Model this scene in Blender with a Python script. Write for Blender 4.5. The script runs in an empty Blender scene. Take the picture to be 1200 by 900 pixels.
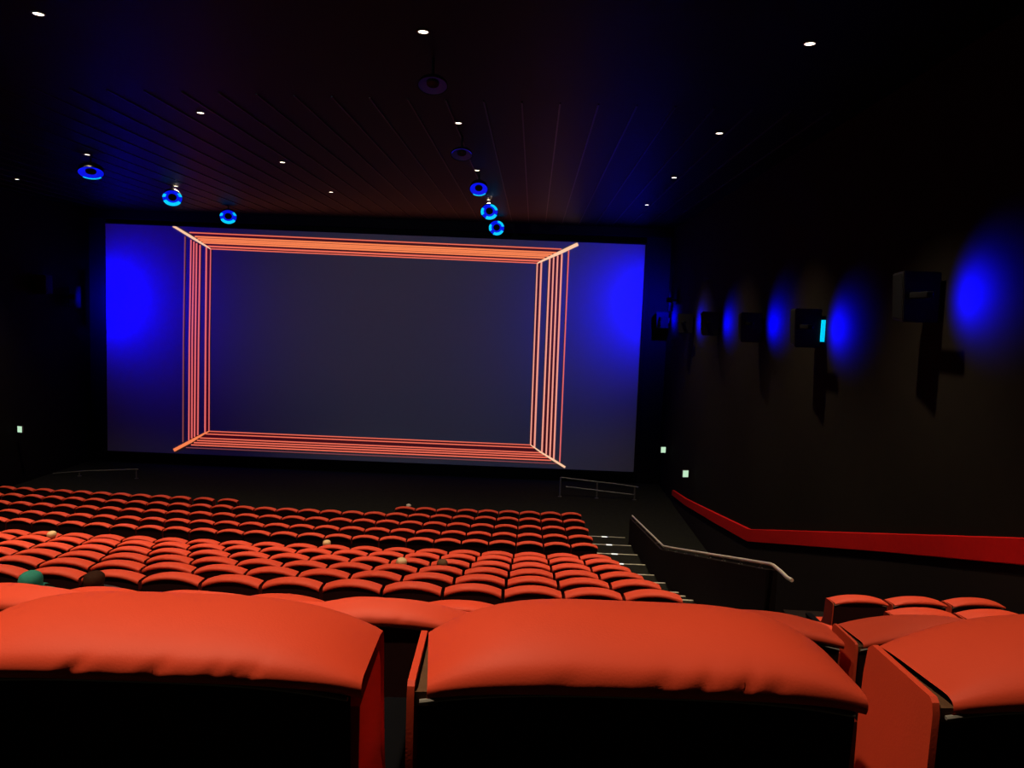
import bpy, bmesh, math, random
from mathutils import Vector, Matrix

random.seed(7)
COL = bpy.context.scene.collection
SC = bpy.context.scene
S = 1.15                    # metres per plan unit: every length below is in plan units
EYE = 6.49                  # eye height over the flat floor in front of the screen
PI = math.pi

# ------------------------------------------------------------------ camera
F = 900.0
Dv = Vector((26.0, -80.0, F)).normalized()
a_ = -(Dv.x + 0.039 * Dv.y) / Dv.z
Uv = Vector((1.0, 0.039, a_)).normalized()
Vv = Dv.cross(Uv)


def ray(px, py):
    c = Vector(((px - 600) / F, (py - 450) / F, 1.0))
    return Vector((Uv.dot(c), Dv.dot(c), -Vv.dot(c)))


def at_y(px, py, y):
    r = ray(px, py)
    r = r * (y / r.y)
    return Vector((r.x, r.y, r.z + EYE))


def at_z(px, py, z):
    r = ray(px, py)
    r = r * ((z - EYE) / r.z)
    return Vector((r.x, r.y, r.z + EYE))


def at_x(px, py, x):
    r = ray(px, py)
    r = r * (x / r.x)
    return Vector((r.x, r.y, r.z + EYE))


cam = bpy.data.cameras.new('camera')
cam.sensor_width = 36
cam.lens = 36 * F / 1200
cam.clip_start = 0.02
cam.clip_end = 200
camo = bpy.data.objects.new('camera', cam)
COL.objects.link(camo)
R3 = Matrix(((Uv.x, -Uv.y, -Uv.z), (Dv.x, -Dv.y, -Dv.z), (-Vv.x, Vv.y, Vv.z)))
camo.matrix_world = Matrix.Translation((0, 0, EYE * S)) @ R3.to_4x4()
SC.camera = camo


# ------------------------------------------------------------------ materials
def mat(name, col, rough=0.6, metal=0.0, emit=None, strength=1.0, spec=0.5, noise=0.0, nscale=40.0, bump=0.0, bscale=200.0, dark=None):
    m = bpy.data.materials.new(name)
    m.use_nodes = True
    nt = m.node_tree
    b = nt.nodes['Principled BSDF']
    b.inputs['Base Color'].default_value = (*col, 1)
    b.inputs['Roughness'].default_value = rough
    b.inputs['Metallic'].default_value = metal
    b.inputs['Specular IOR Level'].default_value = spec
    tc = None
    if noise or bump:
        tc = nt.nodes.new('ShaderNodeTexCoord')
    if noise:
        n = nt.nodes.new('ShaderNodeTexNoise')
        n.inputs['Scale'].default_value = nscale
        n.inputs['Detail'].default_value = 4
        nt.links.new(tc.outputs['Object'], n.inputs['Vector'])
        r = nt.nodes.new('ShaderNodeMix')
        r.data_type = 'RGBA'
        d = dark or tuple(c * (1 - noise) for c in col)
        r.inputs[6].default_value = (*d, 1)
        r.inputs[7].default_value = (*[min(1, c * (1 + noise)) for c in col], 1)
        nt.links.new(n.outputs['Fac'], r.inputs[0])
        nt.links.new(r.outputs[2], b.inputs['Base Color'])
    if bump:
        n2 = nt.nodes.new('ShaderNodeTexNoise')
        n2.inputs['Scale'].default_value = bscale
        n2.inputs['Detail'].default_value = 3
        nt.links.new(tc.outputs['Object'], n2.inputs['Vector'])
        bp = nt.nodes.new('ShaderNodeBump')
        bp.inputs['Strength'].default_value = bump
        bp.inputs['Distance'].default_value = 0.004
        nt.links.new(n2.outputs['Fac'], bp.inputs['Height'])
        nt.links.new(bp.outputs['Normal'], b.inputs['Normal'])
    if emit:
        b.inputs['Emission Color'].default_value = (*emit, 1)
        b.inputs['Emission Strength'].default_value = strength
    return m


M = {}
M['red'] = mat('red upholstery', (0.60, 0.055, 0.020), 0.62, spec=0.22, noise=0.05, nscale=9, bump=0.06, bscale=260)
M['rear'] = mat('dark back shell', (0.020, 0.004, 0.004), 0.8, spec=0.1, noise=0.2, nscale=30)
M['side'] = mat('side red with painted shade', (0.10, 0.006, 0.005), 0.8, spec=0.1, noise=0.1, nscale=20)  # upholstery red darkened: shade between the chairs put into the colour
M['liner'] = mat('brown liner', (0.10, 0.045, 0.02), 0.8, spec=0.2, noise=0.15, nscale=60)
M['piping'] = mat('grey piping', (0.22, 0.20, 0.17), 0.5)
M['black'] = mat('black plastic', (0.005, 0.005, 0.005), 0.7, spec=0.15, noise=0.2, nscale=30)
M['carpet'] = mat('dark carpet', (0.013, 0.013, 0.010), 0.95, spec=0.05, noise=0.55, nscale=6, bump=0.5, bscale=120)
M['wall'] = mat('black wall cloth', (0.0095, 0.0075, 0.0055), 0.95, spec=0.05, noise=0.2, nscale=3, bump=0.3, bscale=150)
M['frontwall'] = mat('black screen surround', (0.006, 0.006, 0.007), 0.95, spec=0.05, noise=0.2, nscale=4)
M['wains'] = mat('black wainscot', (0.010, 0.006, 0.005), 0.9, spec=0.1, noise=0.2, nscale=4)
M['ceil'] = mat('black ceiling board', (0.0013, 0.0011, 0.0011), 0.5, spec=0.08, noise=0.2, nscale=2)
M['batten'] = mat('ceiling batten', (0.010, 0.0075, 0.0075), 0.4, spec=0.25, noise=0.15, nscale=5)
M['band'] = mat('red wall cloth', (0.50, 0.005, 0.004), 0.85, spec=0.1, noise=0.12, nscale=14, bump=0.3, bscale=180)
M['screen'] = mat('screen cloth', (0.24, 0.24, 0.255), 0.8, spec=0.1, emit=(0.0018, 0.0012, 0.0040), noise=0.03, nscale=5)
M['metal'] = mat('brushed rail metal', (0.75, 0.69, 0.55), 0.45, metal=0.6, noise=0.1, nscale=40)
M['dullmetal'] = mat('dull grey metal', (0.16, 0.16, 0.15), 0.45, metal=0.4, noise=0.15, nscale=30)
M['nosing'] = mat('step nosing metal', (0.62, 0.57, 0.44), 0.5, metal=0.3, noise=0.1, nscale=40)
M['panel'] = mat('dark felt panel', (0.003, 0.003, 0.004), 0.95, spec=0.05, noise=0.15, nscale=20)
M['trimring'] = mat('lamp trim', (0.05, 0.045, 0.04), 0.5, metal=0.3, noise=0.1, nscale=30)


def emis(name, col, strength=1.0, base=(0.02, 0.02, 0.02)):
    return mat(name, base, 0.6, emit=col, strength=strength)


M['lamp'] = emis('warm lamp lens', (1.0, 0.86, 0.62), 5.0)
M['step_led'] = emis('step marker light', (1.0, 0.97, 0.88), 1.1)
M['exit'] = emis('exit sign face', (0.62, 0.95, 0.66), 0.85)
M['exit_mark'] = emis('exit sign figure', (0.05, 0.32, 0.14), 0.8)
M['cyan'] = emis('cyan led', (0.0, 0.62, 1.0), 1.0)
M['blue'] = emis('blue lit cone', (0.0, 0.005, 0.72), 1.0, base=(0.01, 0.01, 0.05))
M['bluemid'] = emis('mid blue lit cone', (0.001, 0.004, 0.35), 1.0, base=(0.01, 0.01, 0.05))
M['bluedim'] = emis('dim blue lit cone', (0.0003, 0.0006, 0.010), 1.0, base=(0.01, 0.01, 0.03))
M['line_red'] = emis('projected orange red', (0.86, 0.145, 0.085))
M['line_orange'] = emis('projected orange', (0.95, 0.22, 0.075))
M['line_pink'] = emis('projected pale red', (0.92, 0.33, 0.24))
M['line_left'] = emis('projected coral', (0.78, 0.13, 0.12))
M['line_faint'] = emis('projected faint red', (0.22, 0.05, 0.055))
M['painted_line_halo'] = emis('painted red bloom', (0.045, 0.0015, 0.004))
M['line_pale'] = emis('projected pale orange', (1.0, 0.58, 0.36))
M['skin'] = mat('skin', (0.46, 0.27, 0.19), 0.55, noise=0.06, nscale=20)
M['teal'] = mat('teal hood cloth', (0.008, 0.17, 0.12), 0.85, noise=0.12, nscale=30, bump=0.3, bscale=200)
M['hair_brown'] = mat('brown hair', (0.028, 0.009, 0.004), 0.8, spec=0.08, noise=0.35, nscale=60)
M['hair_blond'] = mat('blond hair', (0.62, 0.42, 0.20), 0.6, noise=0.25, nscale=60)
M['hair_grey'] = mat('pale grey hair', (0.50, 0.42, 0.34), 0.6, noise=0.25, nscale=60)
M['hair_dark'] = mat('dark brown hair', (0.10, 0.05, 0.02), 0.75, spec=0.15, noise=0.3, nscale=60)
M['cloth_dark'] = mat('dark jumper', (0.03, 0.03, 0.04), 0.9, noise=0.2, nscale=30)
M['cloth_blue'] = mat('navy jeans', (0.02, 0.03, 0.07), 0.9, noise=0.2, nscale=40)
M['shoe'] = mat('dark shoe', (0.02, 0.018, 0.016), 0.6, noise=0.2, nscale=30)


# ------------------------------------------------------------------ mesh helpers (plan units)
class MB:
    def __init__(self):
        self.v, self.f = [], []

    def quad(self, *p):
        n = len(self.v)
        self.v += [tuple(q) for q in p]
        self.f.append(tuple(range(n, n + len(p))))

    def grid(self, rows, close=False):
        n = len(self.v)
        w = len(rows[0])
        for r in rows:
            self.v += [tuple(p) for p in r]
        for i in range(len(rows) - 1):
            for j in range(w - 1 + (1 if close else 0)):
                k = (j + 1) % w
                self.f.append((n + i * w + j, n + i * w + k, n + (i + 1) * w + k, n + (i + 1) * w + j))

    def box(self, lo, hi, bev=0.0):
        x0, y0, z0 = lo
        x1, y1, z1 = hi
        if bev <= 0:
            n = len(self.v)
            self.v += [(x0, y0, z0), (x1, y0, z0), (x1, y1, z0), (x0, y1, z0), (x0, y0, z1), (x1, y0, z1), (x1, y1, z1), (x0, y1, z1)]
            for q in ((3, 2, 1, 0), (4, 5, 6, 7), (0, 1, 5, 4), (1, 2, 6, 5), (2, 3, 7, 6), (3, 0, 4, 7)):
                self.f.append(tuple(n + i for i in q))
            return
        bm = bmesh.new()
        bmesh.ops.create_cube(bm, size=1, matrix=Matrix.Translation(((x0 + x1) / 2, (y0 + y1) / 2, (z0 + z1) / 2)) @ Matrix.Diagonal((x1 - x0, y1 - y0, z1 - z0, 1)))
        bmesh.ops.bevel(bm, geom=bm.edges[:], offset=bev, segments=3, profile=0.5, affect='EDGES')
        self.bm(bm)

    def bm(self, bm):
        n = len(self.v)
        bm.verts.index_update()
        self.v += [tuple(v.co) for v in bm.verts]
        self.f += [tuple(n + v.index for v in f.verts) for f in bm.faces]
        bm.free()

    def prism(self, poly, x0, x1):
        """polygon in (y, z), extruded along x"""
        n = len(self.v)
        k = len(poly)
        self.v += [(x0, p[0], p[1]) for p in poly] + [(x1, p[0], p[1]) for p in poly]
        self.f.append(tuple(n + i for i in range(k)))
        self.f.append(tuple(n + k + i for i in reversed(range(k))))
        for i in range(k):
            j = (i + 1) % k
            self.f.append((n + i, n + k + i, n + k + j, n + j))

    def tube(self, pts, r, seg=10, cap=True):
        pts = [Vector(p) for p in pts]
        rows = []
        up = Vector((0, 0, 1))
        for i, p in enumerate(pts):
            d = (pts[min(i + 1, len(pts) - 1)] - pts[max(i - 1, 0)]).normalized()
            a = d.cross(up)
            if a.length < 1e-3:
                a = d.cross(Vector((1, 0, 0)))
            a.normalize()
            b = a.cross(d)
            rr = r[i] if isinstance(r, (list, tuple)) else r
            rows.append([p + (a * math.cos(2 * PI * j / seg) + b * math.sin(2 * PI * j / seg)) * rr for j in range(seg)])
        n = len(self.v)
        self.grid(rows, True)
        if cap:
            self.f.append(tuple(n + j for j in reversed(range(seg))))
            m = n + (len(rows) - 1) * seg
            self.f.append(tuple(m + j for j in range(seg)))

    def lathe(self, prof, seg=24, a0=0.0, a1=2 * PI):
        """profile of (r, z) turned round z"""
        full = abs(a1 - a0 - 2 * PI) < 1e-6
        k = seg if full else seg + 1
        rows = [[(r * math.cos(a0 + (a1 - a0) * j / seg), r * math.sin(a0 + (a1 - a0) * j / seg), z) for j in range(k)] for r, z in prof]
        self.grid(rows, full)

    def mesh(self, name, m, smooth=True, sharp=35):
        me = bpy.data.meshes.new(name)
        me.from_pydata([(x * S, y * S, z * S) for x, y, z in self.v], [], self.f)
        bm = bmesh.new()
        bm.from_mesh(me)
        bmesh.ops.remove_doubles(bm, verts=bm.verts, dist=0.0002)
        bmesh.ops.recalc_face_normals(bm, faces=bm.faces)
        for f in bm.faces:
            f.smooth = smooth
        if smooth:
            c = math.radians(sharp)
            for e in bm.edges:
                if len(e.link_faces) == 2 and e.calc_face_angle(0) > c:
                    e.smooth = False
        bm.to_mesh(me)
        bm.free()
        me.materials.append(M[m] if isinstance(m, str) else m)
        return me

    def build(self, name, m, parent=None, smooth=True, sharp=35):
        o = bpy.data.objects.new(name, self.mesh(name, m, smooth, sharp))
        COL.objects.link(o)
        if parent:
            o.parent = parent
        return o


def tag(o, label=None, cat=None, group=None, kind=None):
    if label:
        o['label'] = label
    if cat:
        o['category'] = cat
    if group:
        o['group'] = group
    if kind:
        o['kind'] = kind
    return o


def empty(name, loc, rz=0.0):
    o = bpy.data.objects.new(name, None)
    o.empty_display_size = 0.1
    COL.objects.link(o)
    o.location = Vector(loc) * S
    o.rotation_euler = (0, 0, rz)
    return o


def linked(name, me, parent):
    o = bpy.data.objects.new(name, me)
    COL.objects.link(o)
    o.parent = parent
    return o


def copy_tree(o, parent=None):
    c = o.copy()
    COL.objects.link(c)
    if parent:
        c.parent = parent
    for ch in list(o.children):
        copy_tree(ch, c)
    return c


def light(name, kind, loc, energy, color, parent=None, **kw):
    l = bpy.data.lights.new(name, kind)
    l.energy = energy
    l.color = color
    for k, v in kw.items():
        setattr(l, k, v)
    o = bpy.data.objects.new(name, l)
    COL.objects.link(o)
    o.location = Vector(loc) * S
    if parent:
        o.parent = parent
    return o


def aim(o, src, dst):
    o.rotation_euler = (Vector(dst) - Vector(src)).to_track_quat('-Z', 'Y').to_euler()


ORD = ['first', 'second', 'third', 'fourth', 'fifth', 'sixth', 'seventh', 'eighth', 'ninth', 'tenth', 'eleventh', 'twelfth', 'thirteenth',
       'fourteenth', 'fifteenth', 'sixteenth', 'seventeenth', 'eighteenth', 'nineteenth', 'twentieth', 'twenty-first', 'twenty-second',
       'twenty-third', 'twenty-fourth', 'twenty-fifth', 'twenty-sixth', 'twenty-seventh', 'twenty-eighth', 'twenty-ninth', 'thirtieth']

# ------------------------------------------------------------------ plan of the house
XR, XL = 5.2, -17.7          # side walls
YF, YB = 30.0, -2.6          # screen plane, rear wall
ZC = EYE + 3.5               # ceiling
KC, XC = 0.0035, -5.0        # gentle curve of the rows


def bow(x):
    return KC * ((x - XC) ** 2 - 30.0)


CH = 0.80                    # chair height over its tier (crown of the headrest)
# (rear plane of the row, drop of its headrest crowns under the eye, shift of the grid along the row)
ROWS = [
    ('M1', 0.92, 0.395, 0.04), ('M2', 2.36, 0.940, 0.04), ('M3', 3.62, 1.455, 0.0), ('M4', 4.90, 1.910, 0.08), ('M5', 6.15, 2.44, -0.08),
    ('N6', 7.40, 2.69, 0.0), ('N5', 8.58, 3.00, 0.0), ('N4', 9.85, 3.34, 0.0), ('N3', 11.10, 3.66, 0.0), ('N2', 12.40, 3.985, 0.0), ('N1', 13.65, 4.307, 0.0),
    ('F5', 16.42, 4.928, 0.0), ('F4', 17.72, 5.121, 0.0), ('F3', 19.00, 5.281, 0.0), ('F2', 20.35, 5.448, 0.0), ('F1', 21.70, 5.616, 0.0)]
ROWPOS = {r[0]: (r[1], EYE - r[2] - CH) for r in ROWS}
XA, XP = 1.68, 2.95          # aisle between the rows and the parapet


def tiers(x0, x1, rows, y_last, z_last, y_first, name, front=0.86, nx=24):
    """stepped floor: one tread per row, following the bow of the rows"""
    mb = MB()
    xs = [x0 + (x1 - x0) * i / nx for i in range(nx + 1)]
    prof = [(y_first, rows[0][1])]
    for i, (y, z) in enumerate(rows):
        zn = rows[i + 1][1] if i + 1 < len(rows) else z_last
        prof += [(y + front, z), (y + front, zn)]
    prof.append((y_last, prof[-1][1]))
    rowsg = []
    for (y, z) in prof:
        flat = y in (y_first, y_last)
        rowsg.append([(x, y if flat else y + bow(x), z) for x in xs])
    mb.grid(rowsg)
    # solid below
    for xx in (x0, x1):
        poly = [(xx, y if y in (y_first, y_last) else y + bow(xx), z) for y, z in prof] + [(xx, y_last, -0.2), (xx, y_first, -0.2)]
        mb.quad(*poly)
    return tag(mb.build(name, 'carpet', smooth=False), kind='structure')


# ---- floor
mb = MB()
mb.box((XL - 0.3, YB - 0.3, -0.30), (XR + 0.3, YF + 0.6, 0.0))
tag(mb.build('floor', 'carpet', smooth=False), kind='structure')
main_rows = [ROWPOS[r[0]] for r in ROWS]
z_top = ROWPOS['M1'][1] + 0.42
tiers(XL, XA, [(0.0 - 0.52, z_top)] + main_rows, 23.2, 0.004, YB, 'floor_seating')
SIDEPOS = dict(ROWPOS)
SIDEPOS['M5'] = (ROWPOS['M5'][0], EYE - 2.395 + 0.06 - CH)
side_names = ['M1', 'M2', 'M3', 'M4', 'M5', 'N6']
tiers(XP + 0.08, XR, [(-0.52, z_top)] + [SIDEPOS[n] for n in side_names], 8.95, ROWPOS['N6'][1] - 0.02, YB, 'floor_side_block', nx=6)

# ---- aisle stairs with metal nosings and marker lights
stairs = MB()
prof = [(YB, z_top)]
seq = [(-0.52, z_top)] + [ROWPOS[r[0]] for r in ROWS]
nos = []
for i, (y, z) in enumerate(seq):
    zn = seq[i + 1][1] if i + 1 < len(seq) else 0.006
    ye = y + 0.55
    if z - zn > 0.25 and i + 1 < len(seq):
        mid = (z + zn) / 2
        ym = ye + 0.5 * (seq[i + 1][0] - y)
        steps = [(ye, z, mid), (ym, mid, zn)]
    else:
        steps = [(ye, z, zn)]
    for (a, b, c) in steps:
        prof += [(a, b), (a, c)]
        nos.append((a, b))
prof.append((23.6, prof[-1][1]))
stairs.grid([[(x, y, z) for x in (XA, XP + 0.05)] for y, z in prof])
poly = [(y, z) for y, z in prof]
for xx in (XA, XP + 0.05):
    stairs.quad(*[(xx, y, z) for y, z in poly], (xx, 23.6, -0.2), (xx, YB, -0.2))
st = tag(stairs.build('floor_aisle_stairs', 'carpet', smooth=False), kind='structure')
for (y, z) in nos:
    if y < 3:
        continue
    n = MB()
    n.box((XA + 0.02, y - 0.040, z), (XP - 0.02, y + 0.006, z + 0.008), 0.002)
    n.box((XA + 0.02, y - 0.002, z - 0.035), (XP - 0.02, y + 0.006, z + 0.004), 0.002)
    no = n.build('nosing', 'nosing', st)
    k = MB()
    k.box((2.24, y - 0.075, z + 0.004), (2.40, y - 0.02, z + 0.020), 0.004)
    k.build('marker_light', 'step_led', no)

# ---- walls, ceiling
W = 0.25
mb = MB(); mb.box((XR, YB, -0.2), (XR + W, YF + 0.5, ZC + 0.2)); tag(mb.build('wall_right', 'wall', smooth=False), kind='structure')
mb = MB(); mb.box((XL - W, YB, -0.2), (XL, YF + 0.5, ZC + 0.2)); tag(mb.build('wall_left', 'wall', smooth=False), kind='structure')
mb = MB(); mb.box((XL, YF + 0.25, -0.2), (XR, YF + 0.5, ZC + 0.2)); tag(mb.build('wall_front', 'frontwall', smooth=False), kind='structure')
mb = MB(); mb.box((XL, YB - W, -0.2), (XR, YB, ZC + 0.2)); tag(mb.build('wall_back', 'wall', smooth=False), kind='structure')
mb = MB(); mb.box((XL, YB, ZC), (XR, YF + 0.5, ZC + 0.2)); ceiling = tag(mb.build('ceiling', 'ceil', smooth=False), kind='structure')
bt = MB()
x = XL + 0.35
while x < XR - 0.1:
    bt.box((x - 0.012, 13.0, ZC - 0.02), (x + 0.012, YF - 0.6, ZC + 0.01))
    x += 0.63
bt.build('batten', 'batten', ceiling, smooth=False)
# dark soffit over the screen
mb = MB(); mb.box((XL, YF - 0.12, ZC - 0.34), (XR, YF + 0.26, ZC)); tag(mb.build('trim_soffit', 'frontwall', smooth=False), kind='structure')

# red band on the side wall, following the rake
up = [at_x(1340, 634, XR), at_x(1200, 630, XR), at_x(1040, 625, XR), at_x(880, 620, XR), at_x(840, 601, XR), at_x(805, 584, XR), at_x(790, 574, XR)]
dn = [at_x(1340, 679, XR), at_x(1200, 663.5, XR), at_x(1040, 648.5, XR), at_x(880, 636, XR), at_x(842, 616, XR), at_x(806, 594, XR), at_x(790, 581, XR)]
mb = MB()
D0 = XR - 0.07
rows = []
for p, q in zip(up, dn):
    y = p.y
    rows.append([(XR, y, p.z), (D0 + 0.012, y, p.z), (D0, y, p.z - 0.012), (D0, y, q.z + 0.012), (D0 + 0.012, y, q.z), (XR, y, q.z)])
mb.grid(rows)
mb.quad(*rows[0]); mb.quad(*rows[-1])
tag(mb.build('trim_1', 'band', smooth=False), kind='structure')
mb = MB()
rows = [[(XR, p.y, p.z - 0.005), (XR - 0.03, p.y, p.z - 0.005), (XR - 0.03, p.y, -0.05)] for p in dn]
mb.grid(rows)
tag(mb.build('trim_wainscot', 'wains', smooth=False), kind='structure')

# ------------------------------------------------------------------ screen
SY = YF
sc_px = [(123.4, 262), (756.6, 287), (742.4, 553), (126, 528)]
cs = [at_y(px, py, SY) for px, py in sc_px]
screen = empty('cinema_screen', ((cs[2].x + cs[3].x) / 2, SY, 0))
tag(screen, 'wide grey cinema screen showing a red line tunnel frame on the end wall', 'screen')
oc = screen.location / S


def rel(p):
    return Vector(p) - oc


mb = MB()
nx, ny = 24, 12
rows = []
for j in range(ny + 1):
    a = cs[0].lerp(cs[3], j / ny)
    b = cs[1].lerp(cs[2], j / ny)
    rows.append([rel(a.lerp(b, i / nx)) for i in range(nx + 1)])
mb.grid(rows)
mb.build('screen_surface', 'screen', screen, smooth=False)
mb = MB()
ins = [rel(c) for c in cs]
ctr = sum(ins, Vector()) / 4
for i in range(4):
    a, b = ins[i], ins[(i + 1) % 4]
    oa = a + (a - ctr).normalized() * 0.14
    ob = b + (b - ctr).normalized() * 0.14
    for dy0, dy1 in ((-0.05, 0.08),):
        p = [a, b, ob, oa]
        fr = [(q.x, q.y + dy0, q.z) for q in p]
        bk = [(q.x, q.y + dy1, q.z) for q in p]
        mb.quad(*fr); mb.quad(*reversed(bk))
        for k in range(4):
            mb.quad(fr[k], fr[(k + 1) % 4], bk[(k + 1) % 4], bk[k])
mb.build('masking_frame', 'frontwall', screen, smooth=False)


def strip(mb, pts, w, lift):
    """flat strip through photo points on the screen plane; w in screen pixels (one value or per point)"""
    P = [Vector(p) for p in pts]
    n = len(P)
    ra, rb = [], []
    for i, p in enumerate(P):
        d = (P[min(i + 1, n - 1)] - P[max(i - 1, 0)]).normalized()
        nn = Vector((-d.y, d.x))
        ww = w[i] if isinstance(w, (list, tuple)) else w
        a = p + nn * ww / 2
        b = p - nn * ww / 2
        for r_, q in ((ra, a), (rb, b)):
            v = rel(at_y(q.x, q.y, SY))
            r_.append((v.x, v.y - lift, v.z))
    mb.grid([ra, rb])


def bundle(name, m, lines, w, lift=0.012):
    mb = MB()
    for i, l in enumerate(lines):
        strip(mb, l, w[i] if isinstance(w, list) else w, lift)
    return mb.build(name, m, screen, smooth=False)


top_l = [(222, 272.5), (228.3, 277.3), (231.5, 279.8), (234.5, 282.0), (237.5, 284.3), (242, 288.6), (246.5, 291.6)]
top_r = [(658, 292.0), (652, 296.2), (647, 298.3), (643, 300.2), (638.5, 302.4), (634, 305.9), (630, 308.4)]
bot_l = [(246, 505.4), (241, 508.4), (234.5, 513.2), (231, 516.0), (227.3, 518.6), (224, 521.2), (218, 524.4)]
bot_r = [(621.8, 521.4), (626.2, 524.7), (634, 530.6), (637.5, 533.2), (641.5, 536.0), (646, 539.4), (652, 543.2)]
lef = [[(217, 277), (215, 400), (214.5, 518)], [(224, 281), (222.0, 400), (221.4, 516)], [(227.4, 283), (225.3, 400), (224.9, 513.6)],
       [(230.6, 285), (229.0, 400), (228.1, 512)], [(234.6, 287), (232.8, 400), (231.9, 510)], [(242, 289.5), (241.0, 400), (240.4, 506.6)], [(247, 292.5), (245.4, 400), (245, 505)]]
rig = [[(629.7, 309), (621.8, 521)], [(634.5, 306.5), (626.3, 524.5)], [(644.3, 303), (635, 530)], [(648.9, 301.5), (640, 532.5)],
       [(653.6, 299.5), (644.4, 535.5)], [(658.5, 297.5), (648.9, 538)], [(666.4, 293.5), (655.9, 541.5)]]
tl = list(zip(top_l, top_r))
bl = list(zip(bot_l, bot_r))
# bloom of the lines, painted as faint red glowing quads between them
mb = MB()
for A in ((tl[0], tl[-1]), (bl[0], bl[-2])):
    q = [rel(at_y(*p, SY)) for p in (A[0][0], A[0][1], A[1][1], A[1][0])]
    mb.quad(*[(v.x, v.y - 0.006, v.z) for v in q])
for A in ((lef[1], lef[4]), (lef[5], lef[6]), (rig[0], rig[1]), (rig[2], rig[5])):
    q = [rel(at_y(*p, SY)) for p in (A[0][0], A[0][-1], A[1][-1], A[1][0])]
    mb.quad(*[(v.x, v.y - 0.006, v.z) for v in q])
mb.build('painted_line_halo', 'painted_line_halo', screen, smooth=False)
bundle('upper_frame_line', 'line_red', [tl[0], tl[5], tl[6]], [1.3, 1.9, 1.2])
bundle('upper_frame_line', 'line_orange', tl[1:5], 1.9)
bundle('lower_frame_line', 'line_red', bl[:6], [1.1, 1.3, 1.4, 1.4, 1.5, 1.4])
bundle('lower_frame_line', 'line_faint', [bl[6]], 1.0)
bundle('side_frame_line', 'line_left', lef[1:], [1.6, 1.7, 1.8, 1.7, 1.9, 1.2])
bundle('side_frame_line', 'line_faint', [lef[0]], 1.5)
bundle('side_frame_line', 'line_pink', rig[:6], [1.5, 2.0, 1.9, 1.7, 1.8, 1.9])
bundle('side_frame_line', 'line_left', [rig[6]], 1.4)
bundle('corner_line', 'line_pale', [[(203, 264.8), (224, 277.5), (242, 288.6), (247, 291.9)]], [[2.6, 3.0, 1.8, 1.0]], 0.018)
bundle('corner_line', 'line_pale', [[(677.3, 286), (655, 296.6), (634, 306.3), (629.7, 308.6)]], [[4.0, 3.8, 2.0, 1.2]], 0.018)
bundle('corner_line', 'line_orange', [[(203.8, 527.6), (224, 517), (240, 507.8), (246, 505)]], [[3.6, 3.6, 1.8, 1.0]], 0.018)
bundle('corner_line', 'line_pale', [[(662.3, 547.6), (648, 538.6), (634, 530), (621.8, 521.2)]], [[2.4, 2.4, 1.7, 1.0]], 0.018)

# ------------------------------------------------------------------ chairs
HW = 0.2825
H = CH - 0.055
MIDP = [(0.004, H + 0.006), (-0.012, H + 0.012), (-0.020, H + 0.024), (-0.013, H + 0.040), (0.012, H + 0.051), (0.05, H + 0.055), (0.10, H + 0.053), (0.145, H + 0.042), (0.175, H + 0.018),
        (0.186, H - 0.03), (0.19, H - 0.12), (0.24, H - 0.30), (0.40, H - 0.46)]
EDGP = [(0.000, H - 0.022), (-0.003, H - 0.016), (-0.004, H - 0.010), (-0.001, H - 0.004), (0.012, H), (0.05, H), (0.10, H), (0.145, H - 0.002), (0.165, H - 0.012),
        (0.174, H - 0.05), (0.182, H - 0.12), (0.235, H - 0.30), (0.40, H - 0.46)]


MIDB = [(0.006, H - 0.010), (-0.010, H - 0.006), (-0.024, H + 0.004), (-0.028, H + 0.018), (-0.018, H + 0.038), (0.010, H + 0.055), (0.05, H + 0.066), (0.10, H + 0.067), (0.145, H + 0.056),
        (0.175, H + 0.026), (0.188, H - 0.03), (0.19, H - 0.12), (0.24, H - 0.30), (0.40, H - 0.46)]
EDGB = [(0.000, H - 0.024), (-0.003, H - 0.019), (-0.004, H - 0.014), (-0.003, H - 0.008), (0.002, H - 0.003), (0.014, H), (0.05, H), (0.10, H), (0.145, H - 0.002), (0.165, H - 0.012),
        (0.174, H - 0.05), (0.182, H - 0.12), (0.235, H - 0.30), (0.40, H - 0.46)]


EDGW = [(0.000, H - 0.046), (-0.006, H - 0.040), (-0.010, H - 0.028), (-0.006, H - 0.012), (0.010, H - 0.002), (0.05, H), (0.10, H), (0.145, H - 0.002), (0.165, H - 0.012),
        (0.174, H - 0.05), (0.182, H - 0.12), (0.235, H - 0.30), (0.40, H - 0.46)]


def catmull(P, sub):
    if sub <= 1:
        return P
    out = []
    n = len(P)
    for i in range(n - 1):
        p0, p1, p2, p3 = P[max(i - 1, 0)], P[i], P[i + 1], P[min(i + 2, n - 1)]
        for k in range(sub):
            t = k / sub
            out.append(tuple(0.5 * (2 * b + (c - a) * t + (2 * a - 5 * b + 4 * c - d) * t * t + (3 * b - a - 3 * c + d) * t ** 3) for a, b, c, d in zip(p0, p1, p2, p3)))
    out.append(P[-1])
    return out


def bulge(t, e=2.3):
    return 1 - abs(t) ** e


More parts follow.
